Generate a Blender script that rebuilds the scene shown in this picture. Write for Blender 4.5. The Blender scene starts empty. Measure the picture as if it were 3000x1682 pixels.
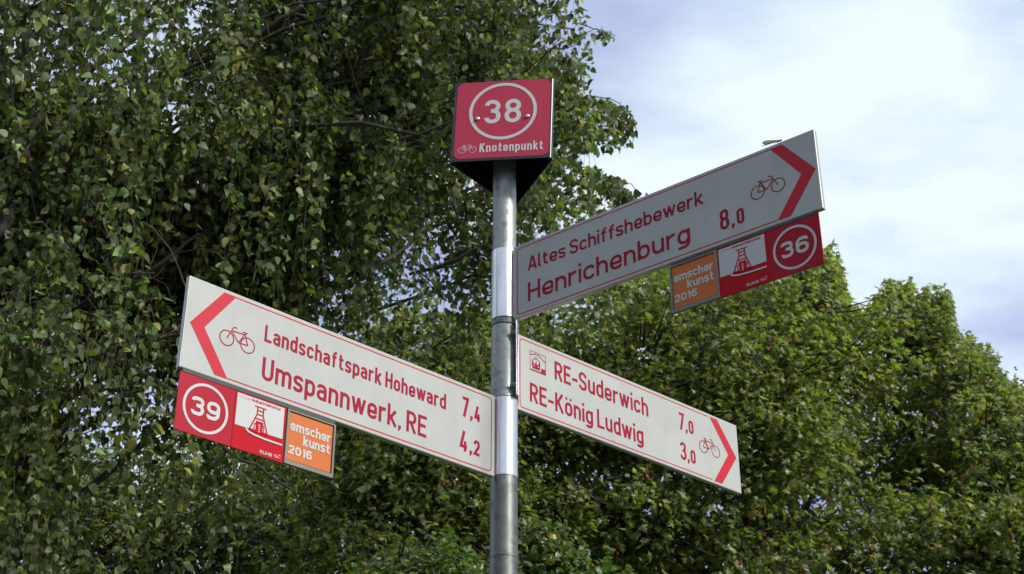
import bpy, bmesh, math, random
import numpy as np
from mathutils import Matrix, Vector

S = bpy.context.scene
COL = S.collection
R = math.radians

# ------------------------------------------------------------------ camera
EYE = 1.6
FPX, PITCH, ROLL, YAW, DIST = 4353.0, 0.5025, -0.0004, 0.0059, 3.1741
cp, sp, cy, sy = math.cos(PITCH), math.sin(PITCH), math.cos(YAW), math.sin(YAW)
FW = np.array([sy * cp, cy * cp, sp]); RT = np.array([cy, -sy, 0.0]); UP = np.cross(RT, FW)
RT, UP = RT * math.cos(ROLL) + UP * math.sin(ROLL), -RT * math.sin(ROLL) + UP * math.cos(ROLL)
CAM = np.array([0.0, -DIST, EYE])
cd = bpy.data.cameras.new('camera'); cam = bpy.data.objects.new('camera', cd); COL.objects.link(cam)
m = Matrix.Identity(4)
for i in range(3):
    m[i][0], m[i][1], m[i][2], m[i][3] = RT[i], UP[i], -FW[i], CAM[i]
cam.matrix_world = m
cd.sensor_width = 36.0; cd.lens = FPX / 3000 * 36.0; cd.clip_start = 0.05; cd.clip_end = 3000
S.camera = cam
cd.dof.use_dof = True; cd.dof.focus_distance = 3.25; cd.dof.aperture_fstop = 16

# ------------------------------------------------------------------ sky, sun, exposure
SUN_DIR = Vector((0.70, -0.50, 0.62)).normalized()
W = bpy.data.worlds.new('World'); S.world = W; W.use_nodes = True
nt = W.node_tree; nt.nodes.clear()
N = nt.nodes.new; LK = nt.links.new
out = N('ShaderNodeOutputWorld'); bg = N('ShaderNodeBackground'); bg.inputs[1].default_value = 0.058
sky = N('ShaderNodeTexSky'); sky.sky_type = 'NISHITA'; sky.sun_disc = False
sky.sun_elevation = math.asin(SUN_DIR.z); sky.sun_rotation = math.atan2(SUN_DIR.x, SUN_DIR.y)
sky.air_density = 1.0; sky.dust_density = 1.5
tc = N('ShaderNodeTexCoord')
sep = N('ShaderNodeSeparateXYZ'); LK(tc.outputs['Generated'], sep.inputs[0])
def wm(op, a, b=None, clamp=False):
    n = N('ShaderNodeMath'); n.operation = op; n.use_clamp = clamp
    for i, v in enumerate((a, b)):
        if v is None: continue
        if isinstance(v, (int, float)): n.inputs[i].default_value = v
        else: LK(v, n.inputs[i])
    return n.outputs[0]
zc = wm('MAXIMUM', sep.outputs[2], 0.06)
zc = wm('ADD', zc, 0.12)
comb = N('ShaderNodeCombineXYZ'); LK(wm('DIVIDE', sep.outputs[0], zc), comb.inputs[0]); LK(wm('DIVIDE', sep.outputs[1], zc), comb.inputs[1])
def cloud_noise(scale, detail, rough, loc, stretch=(1, 1, 1), rot=0.0):
    mp = N('ShaderNodeMapping'); mp.inputs['Location'].default_value = loc; mp.inputs['Scale'].default_value = stretch
    mp.inputs['Rotation'].default_value = (0, 0, rot)
    LK(comb.outputs[0], mp.inputs[0])
    n = N('ShaderNodeTexNoise'); n.inputs['Scale'].default_value = scale; n.inputs['Detail'].default_value = detail
    n.inputs['Roughness'].default_value = rough
    LK(mp.outputs[0], n.inputs['Vector']); return n.outputs[0]
n1 = cloud_noise(1.7, 7, 0.5, (10.9, 11.5, 0.3), (1, 1.6, 1), 0.92)
n2 = cloud_noise(1.1, 4, 0.5, (4.3, 5.6, 18.3))
def ramp(inp, stops):
    r = N('ShaderNodeValToRGB'); el = r.color_ramp.elements
    while len(el) < len(stops): el.new(0.5)
    for e, (p, c) in zip(el, stops): e.position = p; e.color = (*c, 1) if len(c) == 3 else c
    LK(inp, r.inputs[0]); return r.outputs[0]
cover = ramp(wm('ADD', wm('MULTIPLY', n1, 0.55), wm('MULTIPLY', n2, 0.45)), [(0.36, (0, 0, 0)), (0.56, (1, 1, 1))])
cl_col = ramp(n1, [(0.32, (4.2, 4.55, 8.2)), (0.44, (5.3, 6.05, 8.6)), (0.54, (6.2, 7.35, 8.6)), (0.66, (7.2, 8.05, 8.6))])
# clear-sky colour seen between the clouds, paled by thin veil
skyv = N('ShaderNodeMix'); skyv.data_type = 'RGBA'; skyv.inputs[0].default_value = 0.55
LK(sky.outputs[0], skyv.inputs[6]); skyv.inputs[7].default_value = (3.4, 3.9, 6.6, 1)
mx = N('ShaderNodeMix'); mx.data_type = 'RGBA'
LK(cover, mx.inputs[0]); LK(skyv.outputs[2], mx.inputs[6]); LK(cl_col, mx.inputs[7])
LK(mx.outputs[2], bg.inputs[0]); LK(bg.outputs[0], out.inputs[0])
sd = bpy.data.lights.new('sun', 'SUN'); sd.energy = 2.2; sd.angle = R(9); sd.color = (1.0, 0.95, 0.86)
so = bpy.data.objects.new('sun', sd); COL.objects.link(so)
so.rotation_euler = SUN_DIR.to_track_quat('Z', 'Y').to_euler(); so.location = (20, -10, 20)
S.view_settings.view_transform = 'Standard'; S.view_settings.look = 'None'
S.view_settings.exposure = 1.12; S.view_settings.gamma = 1.0; S.view_settings.use_curve_mapping = False
S.cycles.max_bounces = 8; S.cycles.diffuse_bounces = 3; S.cycles.glossy_bounces = 3
S.cycles.transmission_bounces = 4; S.cycles.transparent_max_bounces = 8

# ------------------------------------------------------------------ picture helpers (2576 px wide view of the photograph)
FD = FPX * 2576 / 3000
def at(dx, dy, dist):
    """world point at horizontal distance `dist` from the camera along the ray of pixel (dx, dy)"""
    d = FW + RT * (dx - 1288) / FD - UP * (dy - 722.2) / FD
    return CAM + d * dist / math.hypot(d[0], d[1])
def proj(P):
    d = np.asarray(P) - CAM; z = d @ FW
    zz = np.where(z > 0.05, z, 1.0)
    return 1288 + FD * (d @ RT) / zz, 722.2 - FD * (d @ UP) / zz, z

# ------------------------------------------------------------------ materials
def mat(name):
    M = bpy.data.materials.new(name); M.use_nodes = True
    return M, M.node_tree, M.node_tree.nodes['Principled BSDF']
def noise_of(t, scale, detail=4, rough=0.55, coord='Object', stretch=None):
    c = t.nodes.new('ShaderNodeTexCoord'); n = t.nodes.new('ShaderNodeTexNoise')
    n.inputs['Scale'].default_value = scale; n.inputs['Detail'].default_value = detail; n.inputs['Roughness'].default_value = rough
    if stretch:
        mp = t.nodes.new('ShaderNodeMapping'); mp.inputs['Scale'].default_value = stretch
        t.links.new(c.outputs[coord], mp.inputs[0]); t.links.new(mp.outputs[0], n.inputs['Vector'])
    else: t.links.new(c.outputs[coord], n.inputs['Vector'])
    return n.outputs[0]
def rampm(t, inp, stops):
    r = t.nodes.new('ShaderNodeValToRGB'); el = r.color_ramp.elements
    while len(el) < len(stops): el.new(0.5)
    for e, (p, c) in zip(el, stops): e.position = p; e.color = (*c, 1)
    t.links.new(inp, r.inputs[0]); return r.outputs[0]
def bump(t, b, inp, strength, dist=0.001):
    n = t.nodes.new('ShaderNodeBump'); n.inputs['Strength'].default_value = strength; n.inputs['Distance'].default_value = dist
    t.links.new(inp, n.inputs['Height']); t.links.new(n.outputs[0], b.inputs['Normal'])
def sheet(name, c, rough=0.35, spec=0.5, vary=0.08, grime=0.0):
    M, t, b = mat(name)
    n = noise_of(t, 9.0, 6, 0.6)
    lo = tuple(x * (1 - vary) for x in c); hi = tuple(min(1, x * (1 + vary * .5)) for x in c)
    colr = rampm(t, n, [(0.35, lo), (0.65, hi)])
    if grime:
        g = noise_of(t, 5.0, 7, 0.7, stretch=(3.0, 1.0, 0.7))
        gf = rampm(t, g, [(0.52, (0, 0, 0)), (0.8, (grime,) * 3)])
        m_ = t.nodes.new('ShaderNodeMix'); m_.data_type = 'RGBA'
        t.links.new(gf, m_.inputs[0]); t.links.new(colr, m_.inputs[6]); m_.inputs[7].default_value = (0.22, 0.23, 0.17, 1)
        colr = m_.outputs[2]
    t.links.new(colr, b.inputs['Base Color'])
    b.inputs['Roughness'].default_value = rough; b.inputs['Specular IOR Level'].default_value = spec
    bump(t, b, noise_of(t, 160.0, 3), 0.15, 0.0004)
    return M
def metal(name, c, rough, spangle=0.12, scale=60, streak=0.0, bmp=.18):
    M, t, b = mat(name)
    v = t.nodes.new('ShaderNodeTexVoronoi'); v.inputs['Scale'].default_value = scale
    c0 = t.nodes.new('ShaderNodeTexCoord'); t.links.new(c0.outputs['Object'], v.inputs['Vector'])
    n = noise_of(t, 7.0, 8, 0.65, stretch=(4, 4, 0.8))
    mixn = t.nodes.new('ShaderNodeMath'); mixn.operation = 'MULTIPLY_ADD'
    t.links.new(v.outputs['Color'], mixn.inputs[0]); mixn.inputs[1].default_value = spangle; t.links.new(n, mixn.inputs[2])
    colr = rampm(t, mixn.outputs[0], [(0.3, tuple(x * (0.72 - streak) for x in c)), (0.75, tuple(min(1, x * 1.12) for x in c))])
    t.links.new(colr, b.inputs['Base Color'])
    b.inputs['Metallic'].default_value = 0.85
    rr = rampm(t, n, [(0.3, (rough * 1.35,) * 3), (0.7, (rough * 0.8,) * 3)])
    t.links.new(rr, b.inputs['Roughness'])
    bump(t, b, noise_of(t, 90.0, 4), bmp, 0.0006)
    return M
M_WHITE = sheet('reflective_white', (0.36, 0.375, 0.36), 0.5, 0.25, 0.06, 0.24)
M_PWHITE = sheet('printed_white', (0.43, 0.44, 0.44), 0.5, 0.25, 0.03)
M_TEXT = sheet('printed_crimson', (0.26, 0.004, 0.026), 0.55, 0.15, 0.05)
M_ARROW = sheet('printed_red', (0.42, 0.012, 0.026), 0.5, 0.2, 0.05)
M_RED = sheet('plate_red', (0.38, 0.004, 0.012), 0.5, 0.10, 0.05)
M_RED2 = sheet('number_plate_red', (0.31, 0.006, 0.020), 0.45, 0.14, 0.05)
M_HAT = sheet('hat_plate_red', (0.35, 0.022, 0.05), 0.4, 0.35, 0.06, 0.05)
M_ORANGE = sheet('orange_sheet', (0.47, 0.125, 0.03), 0.5, 0.2, 0.05)
M_ALU = metal('sign_aluminium', (0.48, 0.48, 0.46), 0.42, 0.05)
M_FRAME = sheet('frame_grey', (0.16, 0.16, 0.135), 0.5, 0.4, 0.15)
M_SLEEVE = metal('sleeve_aluminium', (0.74, 0.74, 0.74), 0.27, 0.04, 80, bmp=.06)
M_GALV = metal('galvanised_steel', (0.27, 0.285, 0.27), 0.47, 0.5, 75, 0.30)
M_GALV2 = metal('weathered_steel', (0.155, 0.162, 0.152), 0.45, 0.30, 60, 0.35)
M_BOLT = metal('dark_bolt', (0.20, 0.19, 0.18), 0.45, 0.1)
M_BLACK, t_, b_ = mat('black_plastic'); b_.inputs['Base Color'].default_value = (0.012, 0.012, 0.013, 1); b_.inputs['Roughness'].default_value = 0.32
bump(t_, b_, noise_of(t_, 60, 3), 0.1)
M_GAPSHADE, t_, b_ = mat('gap_shadow_dark'); b_.inputs['Base Color'].default_value = (0.05, 0.05, 0.045, 1); b_.inputs['Roughness'].default_value = 0.7
bump(t_, b_, noise_of(t_, 60, 3), 0.2)

# ------------------------------------------------------------------ object helpers
def link(name, me, parent=None, mats=None, smooth=False):
    o = bpy.data.objects.new(name, me); COL.objects.link(o)
    if parent is not None: o.parent = parent
    if mats is not None and not me.materials:
        for x in (mats if isinstance(mats, (list, tuple)) else [mats]): me.materials.append(x)
    if smooth:
        me.polygons.foreach_set('use_smooth', [True] * len(me.polygons))
    return o
def tag(o, label=None, cat=None, group=None, kind=None):
    for k, v in (('label', label), ('category', cat), ('group', group), ('kind', kind)):
        if v: o[k] = v
    return o
def thing(name, label, cat, loc=(0, 0, 0), rz=0.0, group=None):
    o = bpy.data.objects.new(name, None); COL.objects.link(o); o.empty_display_size = 0.1
    o.location = loc; o.rotation_euler = (0, 0, rz)
    return tag(o, label, cat, group)
def fast_mesh(name, V, F):
    """V (n,3) float, F (m,k) int faces of equal size"""
    me = bpy.data.meshes.new(name); V = np.ascontiguousarray(V, dtype=np.float32); F = np.ascontiguousarray(F, dtype=np.int32)
    me.vertices.add(len(V)); me.vertices.foreach_set('co', V.ravel())
    k = F.shape[1]; me.loops.add(F.size); me.loops.foreach_set('vertex_index', F.ravel())
    me.polygons.add(len(F)); me.polygons.foreach_set('loop_start', np.arange(0, F.size, k, dtype=np.int32))
    me.update(calc_edges=True); return me
class MB:
    def __init__(s): s.v = []; s.f = []
    def add(s, v, f):
        b = len(s.v); s.v += [tuple(p) for p in v]; s.f += [[b + i for i in q] for q in f]; return s
    def box(s, x0, x1, y0, y1, z0, z1, bev=0.0):
        if bev <= 0:
            v = [(x, y, z) for x in (x0, x1) for y in (y0, y1) for z in (z0, z1)]
            f = [(0, 1, 3, 2), (4, 6, 7, 5), (0, 4, 5, 1), (2, 3, 7, 6), (0, 2, 6, 4), (1, 5, 7, 3)]
            return s.add(v, f)
        bm = bmesh.new(); bmesh.ops.create_cube(bm, size=1)
        for p in bm.verts: p.co = Vector(((x0 + x1) / 2 + p.co.x * (x1 - x0), (y0 + y1) / 2 + p.co.y * (y1 - y0), (z0 + z1) / 2 + p.co.z * (z1 - z0)))
        bmesh.ops.bevel(bm, geom=bm.edges[:], offset=bev, segments=2, affect='EDGES', profile=0.5)
        bm.verts.ensure_lookup_table(); bm.verts.index_update()
        s.add([p.co[:] for p in bm.verts], [[q.index for q in f.verts] for f in bm.faces]); bm.free(); return s
    def tube(s, pts, rads, n=12, cap=True):
        pts = [Vector(p) for p in pts]; rads = rads if hasattr(rads, '__len__') else [rads] * len(pts)
        ref = Vector((0, 0, 1)); vs = []; fs = []
        for i, p in enumerate(pts):
            t = (pts[min(i + 1, len(pts) - 1)] - pts[max(i - 1, 0)]).normalized()
            if abs(t.dot(ref)) > 0.95: ref = Vector((1, 0, 0)) if abs(t.x) < 0.9 else Vector((0, 1, 0))
            a = t.cross(ref).normalized(); b = t.cross(a)
            vs += [p + (a * math.cos(2 * math.pi * j / n) + b * math.sin(2 * math.pi * j / n)) * rads[i] for j in range(n)]
        for i in range(len(pts) - 1):
            for j in range(n):
                k = (j + 1) % n; fs.append((i * n + j, i * n + k, (i + 1) * n + k, (i + 1) * n + j))
        if cap: fs.append(tuple(range(n))[::-1]); fs.append(tuple((len(pts) - 1) * n + j for j in range(n)))
        return s.add(vs, fs)
    def build(s, name, m_, parent=None, smooth=False, angle=None):
        me = bpy.data.meshes.new(name); me.from_pydata(s.v, [], s.f); me.update()
        bm = bmesh.new(); bm.from_mesh(me); bmesh.ops.recalc_face_normals(bm, faces=bm.faces); bm.to_mesh(me); bm.free()
        o = link(name, me, parent, m_, smooth or angle is not None)
        if angle is not None:
            try: me.set_sharp_from_angle(angle=R(angle))
            except Exception: pass
        return o

# ------------------------------------------------------------------ flat print: strokes and glyphs, all in mm on the sheet (x right, z up)
def fillet(pts, r, closed=False, seg=7):
    """pts: (x,z) or (x,z,r)"""
    n = len(pts); outp = []
    for i, p in enumerate(pts):
        rr = p[2] if len(p) > 2 else r
        if (not closed and i in (0, n - 1)) or rr <= 1e-6: outp.append((p[0], p[1])); continue
        a = Vector(pts[i - 1][:2]); b = Vector(p[:2]); c = Vector(pts[(i + 1) % n][:2])
        u = a - b; w = c - b; lu, lw = u.length, w.length
        if lu < 1e-6 or lw < 1e-6: continue
        u /= lu; w /= lw; cosv = max(-1, min(1, u.dot(w))); ang = math.acos(cosv)
        if ang > 3.1: outp.append((b.x, b.y)); continue
        half = math.tan(ang / 2)
        ma = lu if (not closed and i == 1) else lu / 2
        mc = lw if (not closed and i == n - 2) else lw / 2
        d = min(rr / half, ma * 0.999, mc * 0.999); rad = d * half
        bis = (u + w).normalized(); cen = b + bis * (rad / math.sin(ang / 2))
        s0 = b + u * d - cen; s1 = b + w * d - cen
        a0 = math.atan2(s0.y, s0.x); a1 = math.atan2(s1.y, s1.x); da = (a1 - a0 + math.pi) % (2 * math.pi) - math.pi
        for k in range(seg + 1):
            an = a0 + da * k / seg; outp.append((cen.x + rad * math.cos(an), cen.y + rad * math.sin(an)))
    return outp
class Print:
    """collects flat strokes; every stroke gets its own hair of height so that none share a plane"""
    def __init__(s, y): s.y = y; s.mb = MB(); s.k = 0
    def yy(s): s.k += 1; return s.y - 0.00003 * (s.k % 7)
    def poly(s, pts):
        y = s.yy(); s.mb.add([(p[0] / 1000, y, p[1] / 1000) for p in pts], [list(range(len(pts)))]); return s
    def stroke(s, pts, t, closed=False):
        y = s.yy(); P = []
        for p in pts:
            if not P or (Vector(p) - P[-1]).length > 1e-4: P.append(Vector(p))
        if closed and (P[0] - P[-1]).length < 1e-4: P.pop()
        n = len(P); L = []; Rr = []
        for i in range(n):
            a = P[i - 1] if (closed or i > 0) else None; b = P[i]; c = P[(i + 1) % n] if (closed or i < n - 1) else None
            d1 = (b - a).normalized() if a is not None else None; d2 = (c - b).normalized() if c is not None else None
            if d1 is None: d1 = d2
            if d2 is None: d2 = d1
            n1 = Vector((-d1.y, d1.x)); n2 = Vector((-d2.y, d2.x)); mm = n1 + n2
            if mm.length < 0.3: mm = n1
            mm.normalize(); k = 1 / max(0.45, mm.dot(n1))
            L.append(b + mm * k * t / 2); Rr.append(b - mm * k * t / 2)
        v = [(p.x / 1000, y, p.y / 1000) for p in L + Rr]; f = []
        for i in range(n if closed else n - 1):
            j = (i + 1) % n; f.append((i, j, n + j, n + i))
        s.mb.add(v, f); return s
    def circle(s, cx, cz, r, t):
        return s.stroke([(cx + r * math.cos(a * math.pi / 24), cz + r * math.sin(a * math.pi / 24)) for a in range(48)], t, True)
    def disc(s, cx, cz, r, n=16):
        return s.poly([(cx + r * math.cos(a * 2 * math.pi / n), cz + r * math.sin(a * 2 * math.pi / n)) for a in range(n)])
    def build(s, name, m_, parent): return s.mb.build(name, m_, parent)
GW = dict(A=.44, L=.33, U=.38, H=.39, R=.37, E=.32, K=.40, S=.38, I=0, a=.33, b=.34, c=.32, d=.34, e=.34, f=.24, g=.34, h=.33, i=0.0, k=.34, l=.06,
          m=.60, n=.33, o=.34, p=.34, r=.22, s=.31, t=.24, u=.33, w=.56)
GW.update({'ö': .34, ',': 0.0, '-': .22, ' ': .10, '0': .36, '1': .13, '2': .35, '3': .35, '4': .40, '6': .36, '7': .36, '8': .36, '9': .36})
def glyph(pr, ch, x, z, H, w, t, xr=0.72, sl=0.0):
    """x: centreline of the left stem, z: baseline, w: centreline width"""
    xh = H * xr; y0 = t / 2; y1 = xh - t / 2; yc = H - t / 2; D = -0.22 * H; r = w / 2
    T = lambda pts: [(x + p[0] + sl * p[1], z + p[1]) for p in pts]
    def st(pts, rad=0.0, closed=False): pr.stroke(T(fillet(pts, rad, closed)), t, closed)
    loop = [(0, y0), (w, y0), (w, y1), (0, y1)]
    if ch == 'A':
        st([(0, 0), (w / 2 - t * .12, H)]); st([(w, 0), (w / 2 + t * .12, H)]); st([(w * .18, H * .26), (w * .82, H * .26)])
    elif ch == 'L': st([(0, H), (0, y0), (w + t / 2, y0)])
    elif ch == 'I': st([(0, 0), (0, H)])
    elif ch == 'U': st([(0, H), (0, y0), (w, y0), (w, H)], r)
    elif ch == 'H': st([(0, 0), (0, H)]); st([(w, 0), (w, H)]); st([(0, H * .5), (w, H * .5)])
    elif ch == 'R':
        ym = H * .47; st([(0, 0), (0, H)]); st([(-t / 2 + .01, yc), (w, yc), (w, ym), (0, ym)], r); st([(w * .45, ym), (w + t * .1, 0)])
    elif ch == 'E':
        st([(0, 0), (0, H)])
        for yy, q in ((y0, 1), (H * .52, .85), (yc, 1)): st([(0, yy), (w * q + t / 2, yy)])
    elif ch == 'K': st([(0, 0), (0, H)]); st([(w, H), (0, H * .36)]); st([(w * .30, H * .56), (w + t * .15, 0)])
    elif ch == 'S':
        st([(w, H * .74), (w, yc), (0, yc), (0, H * .56), (w, H * .44), (w, y0), (0, y0), (0, H * .26)], r)
    elif ch == 'a':
        st([(0, xh * .74), (0, y1), (w, y1), (w, 0)], r); st([(w, xh * .56), (0, xh * .56), (0, y0), (w, y0)], min(r, xh * .22))
    elif ch in 'bdpqoö':
        st(loop, r, True)
        if ch == 'b': st([(0, 0), (0, H)])
        if ch == 'd': st([(w, 0), (w, H)])
        if ch == 'p': st([(0, D), (0, xh)])
        if ch == 'ö':
            for q in (.08, .92): pr.poly(T([(w * q - t * .42, xh + t * .75), (w * q + t * .42, xh + t * .75), (w * q + t * .42, xh + t * 1.6), (w * q - t * .42, xh + t * 1.6)]))
    elif ch == 'g': st(loop, r, True); st([(w, xh), (w, D + t / 2), (0, D + t / 2), (0, D + t * .9)], r)
    elif ch == 'c': st([(w, xh * .70), (w, y1), (0, y1), (0, y0), (w, y0), (w, xh * .30)], r)
    elif ch == 'e': st([(0, xh * .46), (w, xh * .46, 0), (w, y1), (0, y1), (0, y0), (w, y0), (w, xh * .28)], r)
    elif ch == 'f': s_ = w * .42; st([(s_, 0), (s_, yc), (w + t * .35, yc)], w * .7); st([(-t * .2, y1), (w + t * .2, y1)])
    elif ch == 't': s_ = w * .35; st([(s_, H * .92), (s_, y0), (w + t * .4, y0)], w * .6); st([(-t * .2, y1), (w + t * .3, y1)])
    elif ch == 'h': st([(0, 0), (0, H)]); st([(0, xh * .5), (0, y1), (w, y1), (w, 0)], r)
    elif ch == 'n': st([(0, 0), (0, xh)]); st([(0, xh * .5), (0, y1), (w, y1), (w, 0)], r)
    elif ch == 'm':
        st([(0, 0), (0, xh)]); h2 = w / 2
        st([(0, xh * .5), (0, y1), (h2, y1), (h2, 0)], h2 / 2); st([(h2, xh * .5), (h2, y1), (w, y1), (w, 0)], h2 / 2)
    elif ch == 'u': st([(w, 0), (w, xh)]); st([(0, xh), (0, y0), (w, y0), (w, xh * .5)], r)
    elif ch == 'i': st([(0, 0), (0, xh)]); pr.poly(T([(-t / 2, H - t), (t / 2, H - t), (t / 2, H), (-t / 2, H)]))
    elif ch == 'k': st([(0, 0), (0, H)]); st([(w, xh), (0, xh * .36)]); st([(w * .3, xh * .56), (w + t * .15, 0)])
    elif ch == 'l': st([(0, H), (0, y0), (w + t * .4, y0)], t * .6)
    elif ch == 'r': st([(0, 0), (0, xh)]); st([(0, xh * .5), (0, y1), (w + t * .4, y1)], w * .9)
    elif ch == 's':
        st([(w, xh * .74), (w, y1), (0, y1), (0, xh * .56), (w, xh * .44), (w, y0), (0, y0), (0, xh * .26)], r)
    elif ch == 'w': st([(-t * .1, xh), (w * .25, t * .1)]); st([(w * .25, t * .1), (w * .5, xh)]); st([(w * .5, xh), (w * .75, t * .1)]); st([(w * .75, t * .1), (w + t * .1, xh)])
    elif ch == ',': pr.poly(T([(-t / 2, t), (-t / 2, -t * .8), (-t * .1, -t * .7), (t / 2, t * .1), (t / 2, t)]))
    elif ch == '-': st([(-t / 2, H * .40), (w + t / 2, H * .40)])
    elif ch == '0': st([(0, y0), (w, y0), (w, yc), (0, yc)], r, True)
    elif ch == '1': st([(w, 0), (w, H)]); st([(0, H * .78), (w, yc)])
    elif ch == '2': st([(0, H * .72), (0, yc), (w, yc), (w, H * .60), (0, y0 + t * .1, 0), (w + t * .4, y0)], r)
    elif ch == '3':
        ym = H * .53
        st([(0, H * .76), (0, yc), (w * .96, yc), (w * .96, ym), (w * .35, ym)], r); st([(w * .35, ym), (w, ym), (w, y0), (0, y0), (0, H * .25)], r)
    elif ch == '4': st([(w * .52, H), (0, H * .24, 0), (w + t * .1, H * .24)]); st([(w * .70, H * .50), (w * .70, 0)])
    elif ch == '7': st([(0, yc), (w, yc, 0), (w * .32, 0)])
    elif ch == '8':
        ym = H * .53; st([(0.03 * w, ym), (.97 * w, ym), (.97 * w, yc), (.03 * w, yc)], r, True); st([(0, y0), (w, y0), (w, ym), (0, ym)], r, True)
    elif ch in '69':
        a = [(0, y0), (w, y0), (w, H * .57), (0, H * .57)]; b = [(w, H * .76), (w, yc), (0, yc), (0, H * .3)]
        if ch == '9': a = [(w - q[0], H - q[1]) for q in a]; b = [(w - q[0], H - q[1]) for q in b]
        st(a, r, True); st(b, r)
def text(pr, s, x0, x1, z, H, t, gap=None, sizes=None, xr=0.72, sl=0.0):
    """fits the string between outer edges x0 and x1"""
    gap = H * .095 if gap is None else gap
    sizes = sizes or [1.0] * len(s)
    wsum = sum(GW[c] * q for c, q in zip(s, sizes)); n = len([c for c in s if c != ' '])
    fixed = sum(t for c in s if c != ' ') + gap * (len(s) - 1)
    k = (x1 - x0 - fixed) / (wsum * H)
    x = x0
    for c, q in zip(s, sizes):
        w = GW[c] * q * H * k
        if c != ' ':
            tt = t * (1 if q == 1 else .92); glyph(pr, c, x + t / 2, z, H * q, w, tt, xr, sl); x += t
        x += w + gap
def bike(pr, cx, cz, s, face, t):
    f = lambda x, z: (cx + face * x * s, cz + z * s)
    pr.circle(*f(-25, 0), 16.3 * s, t); pr.circle(*f(25, 0), 16.3 * s, t)
    for q in ([(-25, 0), (-16.5, 23)], [(-25, 0), (-3, -1)], [(-18.5, 25), (-3, -1)], [(-17, 21), (13, 20)], [(-3, -1), (14, 18)],
              [(2.5, 29), (10, 29), (12.5, 26), (25, 0)], [(-23, 25.5), (-10.5, 25.5)]):
        pr.stroke([f(*p) for p in q], t)

# ------------------------------------------------------------------ ground
def ground():
    M, t, b = mat('meadow_grass_soil')
    n = noise_of(t, 0.8, 9, 0.65)
    t.links.new(rampm(t, n, [(0.3, (0.035, 0.055, 0.016)), (0.55, (0.06, 0.085, 0.025)), (0.75, (0.10, 0.10, 0.045))]), b.inputs['Base Color'])
    b.inputs['Roughness'].default_value = 0.9; bump(t, b, noise_of(t, 30, 6), 0.8, 0.03)
    bm = bmesh.new(); bmesh.ops.create_grid(bm, x_segments=60, y_segments=60, size=400)
    for v in bm.verts:
        r_ = v.co.length; v.co.z = 0 if r_ < 30 else 0.6 * math.sin(v.co.x * .021) * math.cos(v.co.y * .017)
    me = bpy.data.meshes.new('ground'); bm.to_mesh(me); bm.free()
    tag(link('ground', me, None, M), kind='structure')
    M, t, b = mat('path_gravel'); n = noise_of(t, 60, 8, 0.7)
    t.links.new(rampm(t, n, [(0.3, (0.16, 0.145, 0.12)), (0.7, (0.32, 0.30, 0.26))]), b.inputs['Base Color']); b.inputs['Roughness'].default_value = 0.95
    bump(t, b, n, 0.6, 0.01)
    V = []; F = []
    for i in range(81):
        x = -60 + i * 1.5; c = -3.2 + 0.35 * math.sin(x * .13); V += [(x, c - 1.3, 0.004), (x, c + 1.3, 0.004)]
    for i in range(80): F.append((2 * i, 2 * i + 2, 2 * i + 3, 2 * i + 1))
    tag(link('path', fast_mesh('path', np.array(V), np.array(F)), None, M), kind='structure')
ground()

# ------------------------------------------------------------------ signpost
post = thing('signpost', 'tall round galvanised steel post carrying all the red and white cycling signs', 'signpost')
def ring(mb, r, z0, z1, n=64, ch=0.001):
    mb.tube([(0, 0, z0), (0, 0, z0 + ch), (0, 0, z1 - ch), (0, 0, z1)], [r - ch, r, r, r - ch], n)
mb = MB(); ring(mb, 0.0315, -0.4, EYE + 1.2455); mb.build('lower_tube', M_GALV2, post, angle=40)
mb = MB(); ring(mb, 0.0292, EYE + 1.20, EYE + 2.24); mb.build('upper_tube', M_GALV, post, angle=40)
mb = MB(); ring(mb, 0.085, -0.02, 0.03); mb.build('footing', M_GALV2, post, angle=40)
mb = MB(); ring(mb, 0.0322, EYE + 1.6315, EYE + 1.6475, ch=.002); mb.build('joint_ring', M_GALV2, post, angle=40)
mb = MB(); ring(mb, 0.0326, EYE + 1.055, EYE + 1.062, ch=.002); mb.build('joint_ring', M_GALV2, post, angle=40)
def sleeve(z0, z1, az, r_, m_, name='clamp_sleeve', lip=True):
    """two half shells: barrel, the flanges that grip the sign, and the small lips opposite"""
    c = MB(); ring(c, r_, z0, z1)
    s = c.build(name, m_, post, angle=40)
    f = MB(); d = Vector((math.cos(az), math.sin(az))); n = Vector((math.sin(az), -math.cos(az)))
    def plate(r0, r1, o0, o1, a0, a1):
        P = [d * r0 + n * o0, d * r1 + n * o0, d * r1 + n * o1, d * r0 + n * o1]
        f.add([(p.x, p.y, a0) for p in P] + [(p.x, p.y, a1) for p in P], [(0, 1, 2, 3), (4, 5, 6, 7), (0, 1, 5, 4), (1, 2, 6, 5), (2, 3, 7, 6), (3, 0, 4, 7)])
    if lip:
        for o in (0.0006, -0.0030): plate(-0.0385, -0.029, o, o + 0.0024, z0 + .001, z1 - .001)
    return s, f, plate
AZA, AZB, AZC = -0.6713, 0.7589, 0.7392
s, f, plate = sleeve(EYE + 1.6490, EYE + 1.8395, AZA, 0.0316, M_SLEEVE); f.build('flange', M_SLEEVE, s)
s, f, plate = sleeve(EYE + 1.2455, EYE + 1.4395, AZB + math.pi, 0.0318, M_SLEEVE); f.build('flange', M_SLEEVE, s)
s, f, plate = sleeve(EYE + 1.4400, EYE + 1.6310, AZC, 0.0312, M_GALV, lip=False)
f.box(0.0275, 0.0300, -0.038, 0.034, EYE + 1.441, EYE + 1.636, 0.0006); f.box(0.0312, 0.0337, -0.030, 0.036, EYE + 1.441, EYE + 1.636, 0.0006)
f.build('flange', M_SLEEVE, s)
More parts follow.
